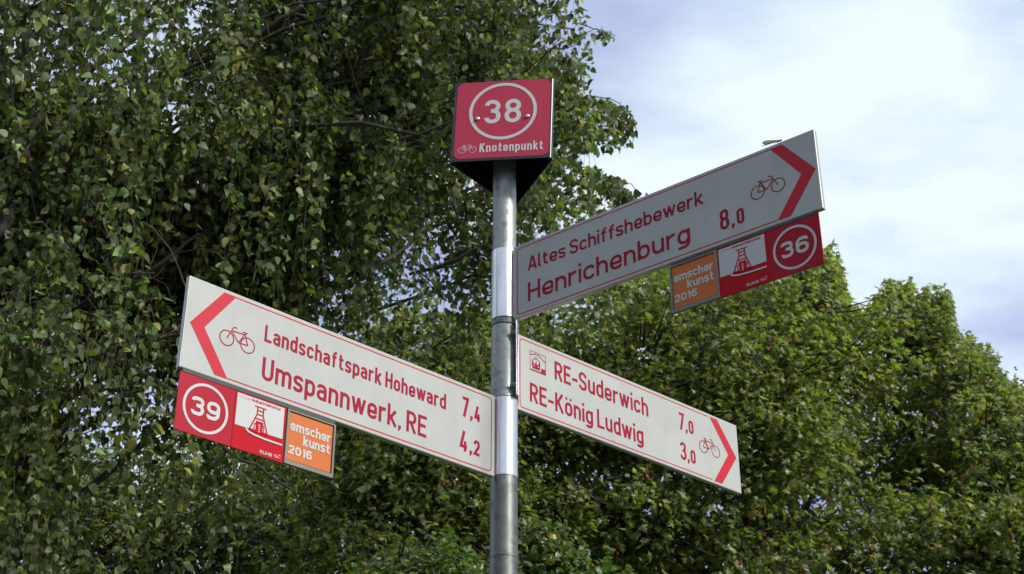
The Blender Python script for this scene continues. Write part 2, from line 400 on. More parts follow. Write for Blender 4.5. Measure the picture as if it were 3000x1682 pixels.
for zz in (EYE + 1.602, EYE + 1.466):
    b = MB(); b.tube([(0.0255, -0.0345, zz), (0.0205, -0.0345, zz)], [0.0062, 0.0058], 6); b.tube([(0.0205, -0.0345, zz), (0.0135, -0.0345, zz)], 0.0031, 10)
    b.tube([(0.0274, -0.0345, zz), (0.0256, -0.0345, zz)], 0.0078, 18)
    b.build('bolt', M_BOLT, s, angle=35)

# ------------------------------------------------------------------ direction signs
def sheet_box(parent, name, m_, u0, u1, v0, v1, yf, th=0.0008, bev=0.0003):
    mb = MB(); mb.box(u0 / 1000, u1 / 1000, yf, yf + th, v0 / 1000, v1 / 1000, bev); return mb.build(name, m_, parent)
def direction_sign(name, label, az, zc, off, u0, u1, side, fill):
    o = thing(name, label, 'direction sign', (0, 0, EYE + zc), az, 'direction signs on the post')
    yf = -off
    mb = MB(); mb.box(u0 / 1000, u1 / 1000, yf, yf + 0.012, -0.1, 0.1, 0.0012); mb.build('panel', M_ALU, o)
    sheet_box(o, 'front_sheet', M_WHITE, u0 + 1.5, u1 - 1.5, -98.5, 98.5, yf - 0.0006, 0.0007)
    sheet_box(o, 'back_sheet', M_WHITE, u0 + 1.5, u1 - 1.5, -98.5, 98.5, yf + 0.0119, 0.0007)
    y = yf - 0.0009
    inner = u0 + 11 if side > 0 else u1 - 11
    end = 748 if side > 0 else -757
    pr = Print(y); pr.stroke(fillet([(end, 90.5), (inner, 90.5), (inner, -90.5), (end, -90.5)], 9), 2.7); pr.build('border_line', M_ARROW, o)
    pr = Print(y - 0.0003)
    if side > 0: P = [(748, 92), (778, 92), (850, 0), (782, -92), (750, -92), (816, 0)]
    else: P = [(-755, 92), (-784, 92), (-854, 0), (-787, -92), (-757, -92), (-821, 0)]
    pr.mb.add([(p[0] / 1000, y - 0.0003, p[1] / 1000) for p in P], [(0, 1, 2, 5), (5, 2, 3, 4)]); pr.build('chevron', M_ARROW, o)
    pr = Print(y); bike(pr, {1: 734, -1: -743}[side] + (13 if name == 'C' else 0), -5, 1.0, side, 2.5); pr.build('bicycle_symbol', M_TEXT, o)
    fill(o, y)
    return o
def fillA(o, y):
    pr = Print(y); text(pr, 'Altes Schiffshebewerk', 79, 574, 19, 38, 6.0); pr.build('lettering', M_TEXT, o)
    pr = Print(y); text(pr, 'Henrichenburg', 79, 534, -65, 51, 7.5, gap=5.7); pr.build('lettering', M_TEXT, o)
    pr = Print(y); text(pr, '8,0', 611, 672, -66, 51, 7.4, gap=5.8, sizes=[1, 1, .76]); pr.build('lettering', M_TEXT, o)
def fillB(o, y):
    pr = Print(y); text(pr, 'Landschaftspark Hoheward', -680, -187, 18.5, 37.5, 6.0); pr.build('lettering', M_TEXT, o)
    pr = Print(y); text(pr, 'Umspannwerk, RE', -679, -242, -66, 50, 7.5); pr.build('lettering', M_TEXT, o)
    pr = Print(y); text(pr, '7,4', -141, -81, 19, 49, 7.5, gap=4.5, sizes=[1, 1, .76]); pr.build('lettering', M_TEXT, o)
    pr = Print(y); text(pr, '4,2', -144, -83, -65, 49, 7.5, gap=4.5, sizes=[1, 1, .76]); pr.build('lettering', M_TEXT, o)
def fillC(o, y):
    pr = Print(y); text(pr, 'RE-Suderwich', 171, 508, 17.5, 50, 7.5); pr.build('lettering', M_TEXT, o)
    pr = Print(y); text(pr, 'RE-König Ludwig', 87, 485, -67, 50, 7.5); pr.build('lettering', M_TEXT, o)
    pr = Print(y); text(pr, '7,0', 625, 685, 18.5, 50, 7.5, gap=4.5, sizes=[1, 1, .76]); pr.build('lettering', M_TEXT, o)
    pr = Print(y); text(pr, '3,0', 626, 686, -65.5, 50, 7.5, gap=4.5, sizes=[1, 1, .76]); pr.build('lettering', M_TEXT, o)
    # railway station symbol
    X, Z = 88.5, 17.5
    q = lambda *a: [(X + p[0], Z + p[1]) for p in a]
    pr = Print(y); pr.stroke(q((0, 0), (52, 0), (52, 51), (0, 51)), 1.6, True)
    pr.stroke(q((1, 41), (17, 46), (30, 46), (51, 33)), 2.4)
    pr.stroke(q((14, 39), (21, 37), (28, 40)), 1.4); pr.stroke(q((21, 37), (19, 34)), 1.4)
    pr.stroke(fillet(q((7, 12), (7, 33), (33, 33), (33, 12)), 9), 1.7)
    pr.poly(q((7, 11), (33, 11), (33, 20), (7, 20))); pr.poly(q((7, 20), (11, 20), (11, 27), (7, 27)))
    pr.poly(q((29, 20), (33, 20), (33, 27), (29, 27))); pr.poly(q((18.5, 20), (21.5, 20), (21.5, 27), (18.5, 27)))
    pr.poly(q((9, 6), (31, 6), (33, 11), (7, 11)))
    pr.poly(q((34, 1), (51, 1), (51, 14), (38, 14))); pr.poly(q((1, 1), (34, 1), (34, 2.6), (1, 2.6)))
    pr.build('station_symbol', M_TEXT, o)
    pr = Print(y - 0.0004); pr.disc(X + 12.5, Z + 14.5, 1.9); pr.disc(X + 27.5, Z + 14.5, 1.9); pr.build('symbol_headlights', M_WHITE, o)
signA = direction_sign('direction_sign', 'white sign pointing right lettered Altes Schiffshebewerk Henrichenburg 8,0', AZA, 1.7388, 0.008, 36, 856, 1, fillA)
signB = direction_sign('direction_sign', 'white sign pointing left lettered Landschaftspark Hoheward and Umspannwerk, RE', AZB, 1.3385, 0.008, -866, -37, -1, fillB)
signC = direction_sign('direction_sign', 'white sign pointing right lettered RE-Suderwich and RE-König Ludwig', AZC, 1.5349, -0.0046, 44, 869, 1, fillC)
for ch in signC.children:
    if ch.name.startswith('bicycle_symbol'): ch.location.x = 0.012
    if ch.name.startswith('chevron'): ch.location.x = 0.007

# plates hung below signs A and B (all in the sign's own millimetres)
def screw(parent, x, z, y, r=3.0):
    mb = MB(); mb.tube([(x / 1000, y + .0005, z / 1000), (x / 1000, y - .0012, z / 1000), (x / 1000, y - .002, z / 1000)], [r / 1000, r / 1000, r * .6 / 1000], 12); mb.build('screw', M_BOLT, parent, angle=40)
def plates(sign, az, zc, off, word, u_num, u_route, u_or, digits):
    def base(name, label, cat, group): return thing(name, label, cat, (0, 0, EYE + zc), az, group)
    y = -off + 0.002
    top, bot = -106, -227
    o = base('number_plate', f'dark red plate with number {digits} in a white ring under the {word} sign', 'number plate', 'red number plates')
    sheet_box(o, 'plate', M_RED2, u_num[0], u_num[1], bot, top, y, 0.003, 0.0006)
    cx = (u_num[0] + u_num[1]) / 2; cz = -167
    pr = Print(y - 0.0005); pr.circle(cx, cz, 48.5, 5.6); pr.build('white_ring', M_PWHITE, o)
    pr = Print(y - 0.0005); text(pr, digits, cx - 32.5, cx + 32.5, cz - 19, 38, 7.3, gap=5.5); pr.build('number', M_PWHITE, o)
    mb = MB(); mb.box(min(u_num[0], u_or[0]) / 1000 + .004, max(u_num[1], u_or[1]) / 1000 - .002, y - 0.001, y + 0.006, -0.1065, -0.0995); mb.build('rail_shadow_strip', M_GAPSHADE, sign)  # rail strip; its dark colour stands in for the shadow line above the plates
    o = base('route_plate', f'red and white plate with a winding tower under the {word} sign', 'route plate', 'red and white route plates')
    X = u_route[0]
    sheet_box(o, 'plate', M_RED, X, u_route[1], bot, top, y, 0.003, 0.0006)
    yy = y - 0.0005
    pr = Print(yy); pr.poly([(X + 3.5, -110), (X + 117, -110), (X + 117, -177), (X + 3.5, -178)]); pr.build('white_field', M_PWHITE, o)
    pr = Print(yy - 0.0004); T = lambda *a: [(X + p[0], p[1]) for p in a]
    pr.stroke(T((46, -126.5), (74, -126.5)), 2.6)
    pr.stroke(T((53, -127), (53, -142), (37, -179)), 3.0); pr.stroke(T((67, -127), (67, -142), (80, -179)), 3.0)
    for zz, a, b in ((-134, 53, 67), (-142.5, 52, 68), (-152, 49, 71)): pr.stroke(T((a, zz), (b, zz)), 2.6)
    pr.stroke(T((48, -179), (48, -164), (52, -164), (52, -157.5), (68, -157.5), (68, -164), (71, -164), (71, -179)), 2.2)
    pr.poly(T((51.5, -179), (51.5, -158), (68.5, -158), (68.5, -179)))
    pr.poly(T((36, -176), (82, -176), (82, -181), (36, -181)))
    pr.build('tower_symbol', M_RED, o)
    pr = Print(yy - 0.0008)
    for k in range(4): pr.poly(T((58.4, -163 - 4.6 * k), (61.8, -163 - 4.6 * k), (61.8, -165.7 - 4.6 * k), (58.4, -165.7 - 4.6 * k)))
    pr.stroke(T((29, -180), (36, -184.5), (50, -187.5), (75, -189.5), (117, -190)), 3.8)
    text(pr, 'RUHR', X + 66, X + 95, -222, 7.4, 1.3, gap=1.3)
    pr.build('white_print', M_PWHITE, o)
    pr = Print(yy - 0.0008); rg = random.Random(4)
    for k in range(16):
        a = X + 98 + rg.random() * 14; z = -221 + rg.random() * 9
        pr.stroke([(a, z), (a + 2.4, z + rg.uniform(-1, 2.2)), (a + 4.6, z + rg.uniform(-1.5, 1.5))], 0.8)
    pr.build('region_emblem', sheet_pink, o)
    pr = Print(yy - 0.0004); text(pr, 'route', X + 9, X + 33, -118.5, 6.2, 0.9, gap=.9, sl=.12); text(pr, '-', X + 33.5, X + 36, -118.5, 6.2, .9, sl=.1)
    pr.build('route_lettering', sheet_pink, o)
    pr = Print(yy - 0.0004); text(pr, 'industriekultur', X + 37.5, X + 108, -118.5, 6.4, 1.45, gap=.85, sl=.12); pr.build('route_lettering', M_RED, o)
    o = base('exhibition_plate', f'orange square plate lettered emscher kunst 2016 under the {word} sign', 'plate', 'orange exhibition plates')
    a, b = u_or
    mb = MB(); mb.box(a / 1000, b / 1000, y + .001, y + .0040, -0.226, -0.1085, .0006); mb.build('backing', M_FRAME, o)
    mb = MB()
    for q in ((a, a + 4.5, -226, -108.5), (b - 4.5, b, -226, -108.5), (a + 4.5, b - 4.5, -226, -217.5), (a + 4.5, b - 4.5, -112, -108.5)):
        mb.box(q[0] / 1000, q[1] / 1000, y - 0.0035, y + .0009, q[2] / 1000, q[3] / 1000, .0004)
    mb.build('frame', M_FRAME, o)
    sheet_box(o, 'orange_sheet', M_ORANGE, a + 6, b - 6, -215.5, -113, y - 0.0006, 0.001, .0003)
    pr = Print(y - 0.0012); n = 4.25
    text(pr, 'emscher', a + 9.5, b - 10, -151.5, 22.5, n, gap=1.4, xr=.70); text(pr, 'kunst', a + 43, b - 10.5, -176.5, 22.5, n, gap=1.4, xr=.70)
    text(pr, '2016', a + 9, a + 67, -202, 18.5, n, gap=2.0); pr.build('lettering', M_PWHITE, o)
sheet_pink = sheet('faded_print', (0.62, 0.30, 0.30), 0.4)
plates(signA, AZA, 1.7388, 0.008, 'Henrichenburg', (720, 843), (596.5, 719.4), (474, 595.5), '36')
plates(signB, AZB, 1.3385, 0.008, 'Umspannwerk', (-861, -733), (-732.4, -610), (-608.5, -487), '39')

# ------------------------------------------------------------------ junction hat
hat = thing('junction_sign', 'red square sign with number 38 and Knotenpunkt on top of the post', 'junction sign', (0.0062, -0.001, EYE + 2.1885))
hat.rotation_euler = (0, -(-0.0373), -0.1484)
def tri_pts(inr, rad, n=8):
    c = [(-inr * math.sqrt(3), -inr), (inr * math.sqrt(3), -inr), (0, 2 * inr)]
    return fillet([(p[0], p[1], rad) for p in c], rad, True, n)
P = tri_pts(0.0784, 0.009); Pi = tri_pts(0.0754, 0.007)
zb, zt = -0.124, 0.118; n = len(P)
mb = MB(); v = [(p[0], p[1], zb) for p in P] + [(p[0], p[1], zt) for p in P] + [(p[0], p[1], zb) for p in Pi] + [(p[0], p[1], zt - .004) for p in Pi]
f = []
for i in range(n):
    j = (i + 1) % n; f += [(i, j, n + j, n + i), (2 * n + i, 3 * n + i, 3 * n + j, 2 * n + j), (i, 2 * n + i, 2 * n + j, j)]
f += [list(range(n, 2 * n)), list(range(3 * n, 4 * n))[::-1]]
mb.add(v, f); mb.build('housing', M_BLACK, hat, angle=45)
mb = MB(); mb.tube([(0, 0, -0.06), (0, 0, 0.1)], 0.034, 32); mb.build('socket', M_BLACK, hat, angle=40)
plate_me = None
for k in range(3):
    a = k * 2 * math.pi / 3
    fr = bpy.data.objects.new('face_plate', None)
    hw = .1205 if k == 0 else .112
    bm = bmesh.new(); pts = fillet([(-hw, -.1168), (hw, -.1168), (hw, .1168), (-hw, .1168)], 0.018, True, 6)
    fc = bm.faces.new([bm.verts.new((p[0], -0.0789, p[1])) for p in pts]); r_ = bmesh.ops.extrude_face_region(bm, geom=[fc])
    for e in r_['geom']:
        if isinstance(e, bmesh.types.BMVert): e.co.y += 0.003
    bmesh.ops.recalc_face_normals(bm, faces=bm.faces); me = bpy.data.meshes.new('face_plate'); bm.to_mesh(me); bm.free()
    o = link('face_plate', me, hat, M_HAT); o.rotation_euler = (0, 0, a)
    y = -0.0789 - 0.0005
    pr = Print(y); pr.circle(0, 23, 83, 8.5); pr.build('white_ring', M_PWHITE, o)
    pr = Print(y); text(pr, '38', -47, 47, -14, 72.5, 11.4, gap=10.5); pr.build('number', M_PWHITE, o)
    pr = Print(y); text(pr, 'Knotenpunkt', -55, 106, -100, 27, 4.3, gap=3.2); bike(pr, -86, -91, .55, 1, 1.2)
    pr.build('lettering', M_PWHITE, o)
    for sx in (-64, 64):
        mb = MB(); mb.tube([(sx / 1000, y + .001, .002), (sx / 1000, y - .0025, .002), (sx / 1000, y - .0045, .002), (sx / 1000, y - .0052, .002)], [.0055, .0055, .0035, .001], 16)
        mb.build('rivet', M_SLEEVE, o, smooth=True)

# ------------------------------------------------------------------ insect on sign A's top edge
az = AZA; dA = Vector((math.cos(az), math.sin(az), 0)); base = Vector((0, 0, EYE + 1.7388 + 0.1005)) + dA * 0.772 + Vector((0, 0, 0.0028))
ins = thing('insect', 'small insect with folded pale yellow wings perched on the upper sign edge', 'insect', base, az)
M_WING, t_, b_ = mat('insect_wing'); b_.inputs['Base Color'].default_value = (0.50, 0.40, 0.14, 1); b_.inputs['Roughness'].default_value = 0.4
bump(t_, b_, noise_of(t_, 300, 3), 0.3)
mb = MB(); mb.tube([(0.004, 0, .006), (0.001, 0, .0065), (-.006, 0, .007), (-.016, 0, .0085), (-.030, 0, .0095), (-.046, 0, .011)], [.0008, .0022, .0026, .0014, .0011, .0005], 10)
for k in range(3):
    for s_ in (-1, 1): mb.tube([(-.002 - .003 * k, s_ * .001, .006), (-.002 - .004 * k, s_ * .006, .005), (-.001 - .005 * k, s_ * .005, -.0036)], .00035, 5)
mb.build('body', M_BOLT, ins, smooth=True)
for s_ in (-1, 1):
    mb = MB(); pts = [(-.004, .0085), (-.020, .0150), (-.036, .0205), (-.043, .0200), (-.0445, .0165), (-.040, .0125), (-.024, .0095)]
    mb.add([(p[0], s_ * .0011, p[1]) for p in pts] + [(p[0], s_ * .0014, p[1]) for p in pts], [list(range(7)), list(range(7, 14))[::-1]] + [(i, (i + 1) % 7, 7 + (i + 1) % 7, 7 + i) for i in range(7)])
    mb.build('wing', M_WING, ins)

# ------------------------------------------------------------------ trees
rng = np.random.default_rng(11)
def unit(v): return v / np.maximum(np.linalg.norm(v, axis=-1, keepdims=True), 1e-9)
def leaf_mat(name, rough, trans, spec=0.5):
    M, t, b = mat(name)
    a = t.nodes.new('ShaderNodeAttribute'); a.attribute_name = 'tint'
    b.inputs['Roughness'].default_value = rough; b.inputs['Specular IOR Level'].default_value = spec
    t.links.new(a.outputs['Color'], b.inputs['Base Color'])
    tr = t.nodes.new('ShaderNodeBsdfTranslucent'); mxs = t.nodes.new('ShaderNodeMixShader'); mxs.inputs[0].default_value = trans
    g = t.nodes.new('ShaderNodeMix'); g.data_type = 'RGBA'; g.blend_type = 'MULTIPLY'; g.inputs[0].default_value = 1.0
    t.links.new(a.outputs['Color'], g.inputs[6]); g.inputs[7].default_value = (1.45, 1.7, 0.55, 1)
    t.links.new(g.outputs[2], tr.inputs[0])
    o_ = t.nodes['Material Output']
    t.links.new(b.outputs[0], mxs.inputs[1]); t.links.new(tr.outputs[0], mxs.inputs[2]); t.links.new(mxs.outputs[0], o_.inputs[0])
    return M
M_BIRCH_LEAF = leaf_mat('birch_leaf', 0.5, 0.42, 0.45)
M_MAPLE_LEAF = leaf_mat('maple_leaf', 0.45, 0.48, 0.7)
M_SHRUB_LEAF = leaf_mat('shrub_leaf', 0.40, 0.34, 0.5)
def bark(name, c0, c1, scale):
    M, t, b = mat(name); n = noise_of(t, scale, 8, 0.7, stretch=(1, 1, .35))
    t.links.new(rampm(t, n, [(0.35, c0), (0.6, c1)]), b.inputs['Base Color']); b.inputs['Roughness'].default_value = 0.85; bump(t, b, n, 0.7, 0.01); return M
M_BARK = bark('dark_bark', (0.022, 0.019, 0.015), (0.07, 0.06, 0.048), 9)
M_BIRCHBARK = bark('birch_bark', (0.05, 0.045, 0.04), (0.55, 0.52, 0.47), 5)
M_TWIG = bark('twig_bark', (0.04, 0.03, 0.02), (0.12, 0.09, 0.055), 30)
# leaf templates: midrib along +y from 0 to 1, normal +z
def tmpl(half, fold=0.16, droop=0.12):
    """half outline (x,y) from base to tip, mirrored; a fan of tris on each side of the midrib"""
    L = [(-x, y) for x, y in half]; m_ = [(0, 0.0), (0, 0.5), (0, 1.0)]
    V = [(0, 0, 0), (0, .5, droop * .4), (0, 1.0, -droop)]; F = []
    for sgn in (-1, 1):
        b0 = len(V)
        V += [(sgn * x, y, abs(x) * fold - droop * y * y) for x, y in half]
        k = len(half)
        seq = [0] + [b0 + i for i in range(k)] + [2]
        for i in range(len(seq) - 1):
            tri = (1, seq[i], seq[i + 1]); F.append(tri if sgn < 0 else tri[::-1])
    return np.array(V, float), np.array(F)
T_BIRCH = tmpl([(.27, .03), (.41, .24), (.33, .52), (.12, .84)], .22, .2)
T_MAPLE = tmpl([(.34, -.08), (.20, .16), (.66, .40), (.22, .46), (.27, .84), (.08, .66)], .12, .2)
T_OVAL = tmpl([(.20, .16), (.24, .50), (.14, .82)], .2, .1)
def leaf_frames(pos, tip, nrm, size):
    tip = unit(tip); nrm = unit(nrm - (nrm * tip).sum(1, keepdims=True) * tip); x = np.cross(tip, nrm)
    kx = rng.uniform(.72, 1.08, len(size)); kz = rng.uniform(-.6, 2.2, len(size))     # some leaves narrower, some curled or cupped
    return pos, x * (size * kx)[:, None], tip * size[:, None], nrm * (size * kz)[:, None]
def leaves_mesh(name, fr, T, tint):
    pos, X, Y, Z = fr; V0, F0 = T; n = len(pos)
    V = pos[:, None, :] + V0[None, :, 0, None] * X[:, None, :] + V0[None, :, 1, None] * Y[:, None, :] + V0[None, :, 2, None] * Z[:, None, :]
    F = F0[None] + (np.arange(n) * len(V0))[:, None, None]
    me = fast_mesh(name, V.reshape(-1, 3), F.reshape(-1, 3))
    at_ = me.attributes.new('tint', 'FLOAT_COLOR', 'POINT')
    c = np.ones((n, len(V0), 4), np.float32); c[:, :, :3] = tint[:, None, :]
    at_.data.foreach_set('color', c.ravel()); return me
def tints(n, base, var=0.25, yellow=0.03, extra=(0.30, 0.26, 0.03)):
    k = rng.normal(0, 1, n)[:, None]; c = np.array(base)[None] * np.exp(k * var)
    hue = rng.normal(0, .12, n); c[:, 0] *= 1 + hue; c[:, 2] *= 1 - hue * .6
    y = rng.random(n) < yellow; c[y] = np.array(extra) * rng.uniform(.6, 1.1, (y.sum(), 1))
    return np.clip(c, 0.003, 0.6)
def leaf_parts(root, fr, T, tint, matl, nmax, loc, zmin=3.0):
    """the leaves that show largest as separate parts, the rest joined; returns nothing"""
    px, py, z = proj(fr[0] + loc * 0)
    vis = (px > 5) & (px < 2571) & (py > 5) & (py < 1439) & (z > 0.5)
    s = np.where(vis, np.linalg.norm(fr[2], axis=1) / np.maximum(z, .1), 0)
    idx = np.argsort(-s)[:nmax]; keep = np.ones(len(z), bool); keep[idx] = False
    groups = []
    V0, F0 = T; protos = []
    for g in range(12):
        me = fast_mesh('leaf', V0 * np.array([1 + .06 * math.sin(g), 1, 1 + .5 * math.sin(g * 2.1)]), F0); at_ = me.attributes.new('tint', 'FLOAT_COLOR', 'POINT')
        c = np.ones((len(V0), 4), np.float32); c[:, :3] = tint[idx[(g * 17) % len(idx)]]; at_.data.foreach_set('color', c.ravel())
        me.materials.append(matl); protos.append(me)
    for j, i in enumerate(idx):
        o = bpy.data.objects.new('leaf', protos[j % 12]); COL.objects.link(o); o.parent = root
        p = fr[0][i] - loc
        o.matrix_local = Matrix([[fr[1][i][q], fr[2][i][q], fr[3][i][q], p[q]] for q in range(3)] + [[0, 0, 0, 1]])
    return keep
def sub(fr, k): return tuple(a[k] for a in fr)
def tubes_np(name, paths, radii, n=4):
    """many thin tubes as one mesh: paths list of (k,3), radii list of (k,)"""
    Vs = []; Fs = []; b = 0; an = np.arange(n) * 2 * np.pi / n; ca, sa = np.cos(an), np.sin(an)
    for p, r_ in zip(paths, radii):
        k = len(p); t = np.gradient(p, axis=0); t = unit(t); ref = np.where(np.abs(t[:, 2:3]) > .9, np.array([[1., 0, 0]]), np.array([[0, 0, 1.]]))
        a = unit(np.cross(t, ref)); c = np.cross(t, a)
        Vs.append((p[:, None] + (a[:, None] * ca[None, :, None] + c[:, None] * sa[None, :, None]) * np.asarray(r_)[:, None, None]).reshape(-1, 3))
        i, j = np.meshgrid(np.arange(k - 1), np.arange(n), indexing='ij'); jj = (j + 1) % n
        Fs.append((b + np.stack([i * n + j, i * n + jj, (i + 1) * n + jj, (i + 1) * n + j], -1)).reshape(-1, 4)); b += k * n
    return fast_mesh(name, np.concatenate(Vs), np.concatenate(Fs))
def bez(p0, p1, p2, k):
    t = np.linspace(0, 1, k)[:, None]; return (1 - t) ** 2 * p0 + 2 * t * (1 - t) * p1 + t * t * p2
def wobble(p, a): 
    q = p.copy(); q[1:-1] += rng.normal(0, a, (len(p) - 2, 3)); return q

# silhouettes against the sky (view pixels): right edge of the birch, skyline of the trees
BE_Y = [-400, 0, 60, 80, 95, 110, 200, 235, 255, 300, 375, 385, 400, 440, 480, 560, 700, 800, 900, 1000, 1100, 1444, 2000]
BE_X = [1560, 1500, 1495, 1550, 1550, 1478, 1465, 1470, 1560, 1590, 1590, 1440, 1440, 1520, 1600, 1625, 1600, 1600, 1590, 1300, 1240, 1240, 1240]
def birch_ok(px, py, z, jit):
    inframe = (px > -100) & (px < 2700) & (py > -150) & (py < 1500) & (z > 0)
    e = np.interp(py, BE_Y, BE_X) + jit
    return ~inframe | (px < e)
SK_X = [1200, 1290, 1400, 1600, 1800, 2000, 2060, 2085, 2105, 2125, 2140, 2170, 2195, 2222, 2240, 2266, 2292, 2308, 2330, 2350, 2385, 2395, 2402, 2440, 2480, 2520, 2550, 2600, 2900]
SK_Y = [760, 720, 660, 640, 640, 640, 625, 618, 650, 700, 765, 775, 745, 745, 678, 722, 672, 752, 728, 722, 728, 765, 805, 845, 880, 915, 950, 1010, 1200]
def sky_ok(px, py, z, jit):
    return py > np.interp(px, SK_X, SK_Y) + jit

def weeping_birch(root_pos, height, label, seed_limbs, dens=1.0):
    loc = np.array(root_pos); root = thing('weeping_birch', label, 'tree', tuple(loc))
    # trunk
    k = 14; tp = np.array([loc + [0.25 * math.sin(i * .5) * (i / k), .2 * math.cos(i * .4) * (i / k), height * i / k] for i in range(k + 1)])
    tr = 0.19 * (1 - np.linspace(0, 1, k + 1)) ** .8 + .015; tr[0] *= 1.25
    link('trunk', tubes_np('trunk', [tp - loc], [tr], 16), root, M_BIRCHBARK, True)
    limbs = []
    for (tx, ty, d, z0) in seed_limbs:          # limbs that reach the part in view
        s = np.array([np.interp(z0, tp[:, 2], tp[:, q]) for q in range(3)]); e = at(tx, ty, d)
        mid = (s * .45 + e * .55) + np.array([0, 0, .55 + .12 * np.linalg.norm(e - s)]); limbs.append((bez(s, mid, e, 12), 0.020 + .008 * rng.random()))
    for i in range(18):                         # the rest of the crown
        z0 = rng.uniform(2.6, height * .93); a = rng.uniform(0, 2 * np.pi); L = rng.uniform(1.6, 3.2) * (1 - .55 * max(0, (z0 - 6) / height))
        s = np.array([np.interp(z0, tp[:, 2], tp[:, q]) for q in range(3)]); dd = np.array([math.cos(a), math.sin(a), 0])
        e = s + dd * L + [0, 0, L * .35]
        if e[1] < 2.2 and e[0] > -3.5: continue
        limbs.append((bez(s, s + dd * L * .5 + [0, 0, L * .6], e, 12), .03))
    tw_p, tw_r, LP, LT, LN = [], [], [], [], []
    for p, r0 in limbs:
        px, py, z = proj(p); okp = birch_ok(px, py, z, -25); p = p[:max(3, int(np.argmin(okp)) if not okp.all() else len(p))]
        p = wobble(p, .035); Lm = np.linalg.norm(p[-1] - p[0])
        link('branch', tubes_np('branch', [p - loc], [np.linspace(r0, .005, len(p))], 8), root, M_BARK, True)
        ns = int(7.0 * Lm * dens) + 3
        for j in range(ns):
            f_ = rng.uniform(.12, 1) ** .8; q = f_ * (len(p) - 1); i = min(int(q), len(p) - 2); s = p[i] + (p[i + 1] - p[i]) * (q - i)
            ax = unit(p[i + 1] - p[i]); rd = rng.normal(0, 1, 3); rd[2] = abs(rd[2]) * .35; rd = unit(rd + ax * .5); L = rng.uniform(.25, .85)
            sb = bez(s, s + rd * L * .6 + [0, 0, .12], s + rd * L + [0, 0, -.10], 6)
            tw_p.append(wobble(sb, .012)); tw_r.append(np.linspace(.0055, .0018, 6))
            for h in range(rng.integers(4, 8)):
                fq = rng.uniform(.2, 1) * 4.999; i = int(fq); s2 = sb[i] + (sb[i + 1] - sb[i]) * (fq - i)
                Ls = rng.uniform(.25, 1.0) if rng.random() < .8 else rng.uniform(.9, 1.5); od = rng.normal(0, .16, 3) * Ls; od[2] = 0
                st = bez(s2, s2 + od * 1.6 + rd * .07 + [0, 0, .02], s2 + od + rd * .1 + [0, 0, -Ls], 7); st[1:] += rng.normal(0, .010, (6, 3))
                px, py, z = proj(st[-1]); 
                if np.linalg.norm(st.mean(0) - CAM) < 4.6 or st[:, 1].min() < 1.3: continue
                if not birch_ok(px, py, z, 18 * math.sin(py * .05)): continue
                cl = math.sin(s2[0] * 2.3 + 1) * math.cos(s2[1] * 2.1) + .8 * math.sin(s2[2] * 2.6 + s2[0] * 1.3) + .5 * math.sin(s2[0] * 6 + s2[2] * 5)
                if cl + rng.normal(0, .35) < (-.12 if s2[2] > 5 else -.4): continue
                nl = int(Ls / .0225) + 2; u = np.sort(rng.uniform(0.02, 1, nl)) * 5.999; ii = u.astype(int); lp = st[ii] + (st[ii + 1] - st[ii]) * (u - ii)[:, None]
                tw_p.append(st); tw_r.append(np.linspace(.0016, .0007, 7))
                a = rng.uniform(0, 2 * np.pi, nl); o_ = np.stack([np.cos(a), np.sin(a), np.zeros(nl)], 1)
                lp = lp + o_ * rng.uniform(.004, .038, (nl, 1)) + rng.normal(0, .008, (nl, 3))
                LP.append(lp); LT.append(o_ * .6 + np.array([0, 0, -.9]) + rng.normal(0, .5, (nl, 3)))
                LN.append(o_ * .5 + rng.normal(0, .75, (nl, 3)) + [0, 0, .5])
    # stout limbs and bare twigs that show between the leaves
    for pts, r0, r1 in (([(770, 20), (690, 60), (620, 115), (545, 140), (430, 190)], .026, .010), ([(400, 845), (300, 862), (180, 885), (60, 905), (-120, 930)], .014, .045),
                        ([(-40, 370), (60, 330), (150, 280), (260, 270)], .05, .018), ([(-60, 640), (20, 560), (70, 430), (60, 330)], .038, .022), ([(250, 885), (340, 920), (460, 1000), (560, 1130), (640, 1170), (740, 1235)], .016, .007),
                        ([(1230, 615), (1120, 665), (1030, 690)], .018, .009), ([(1575, 505), (1510, 550), (1420, 640)], .004, .012), ([(0, 408), (50, 395), (100, 330)], .005, .008), ([(50, 395), (66, 440), (90, 540)], .006, .004),
                        ([(300, 20), (240, 60), (225, 110)], .03, .022), ([(500, 590), (420, 655), (340, 700)], .008, .014), ([(1475, 240), (1530, 246), (1560, 262), (1585, 305)], .004, .002), ([(1440, 60), (1490, 70), (1525, 84), (1550, 90)], .004, .0015), ([(1480, 460), (1540, 440), (1590, 465), (1615, 500)], .004, .0015), ([(900, 690), (1000, 640), (1080, 560)], .016, .008)):
        d0 = rng.uniform(7.0, 7.8); P_ = np.array([at(a, b, d0 + .12 * i) for i, (a, b) in enumerate(pts)]); q = []
        for i in range(len(P_) - 1):
            for t_ in (0, .33, .66): q.append(P_[i] * (1 - t_) + P_[i + 1] * t_)
        q = np.array(q + [P_[-1]]); q[1:-1] = (q[:-2] + q[1:-1] * 2 + q[2:]) / 4; q[1:-1] += rng.normal(0, .006, (len(q) - 2, 3))
        link('branch', tubes_np('branch', [q - loc], [np.linspace(r0, r1, len(q))], 8), root, M_BARK, True)
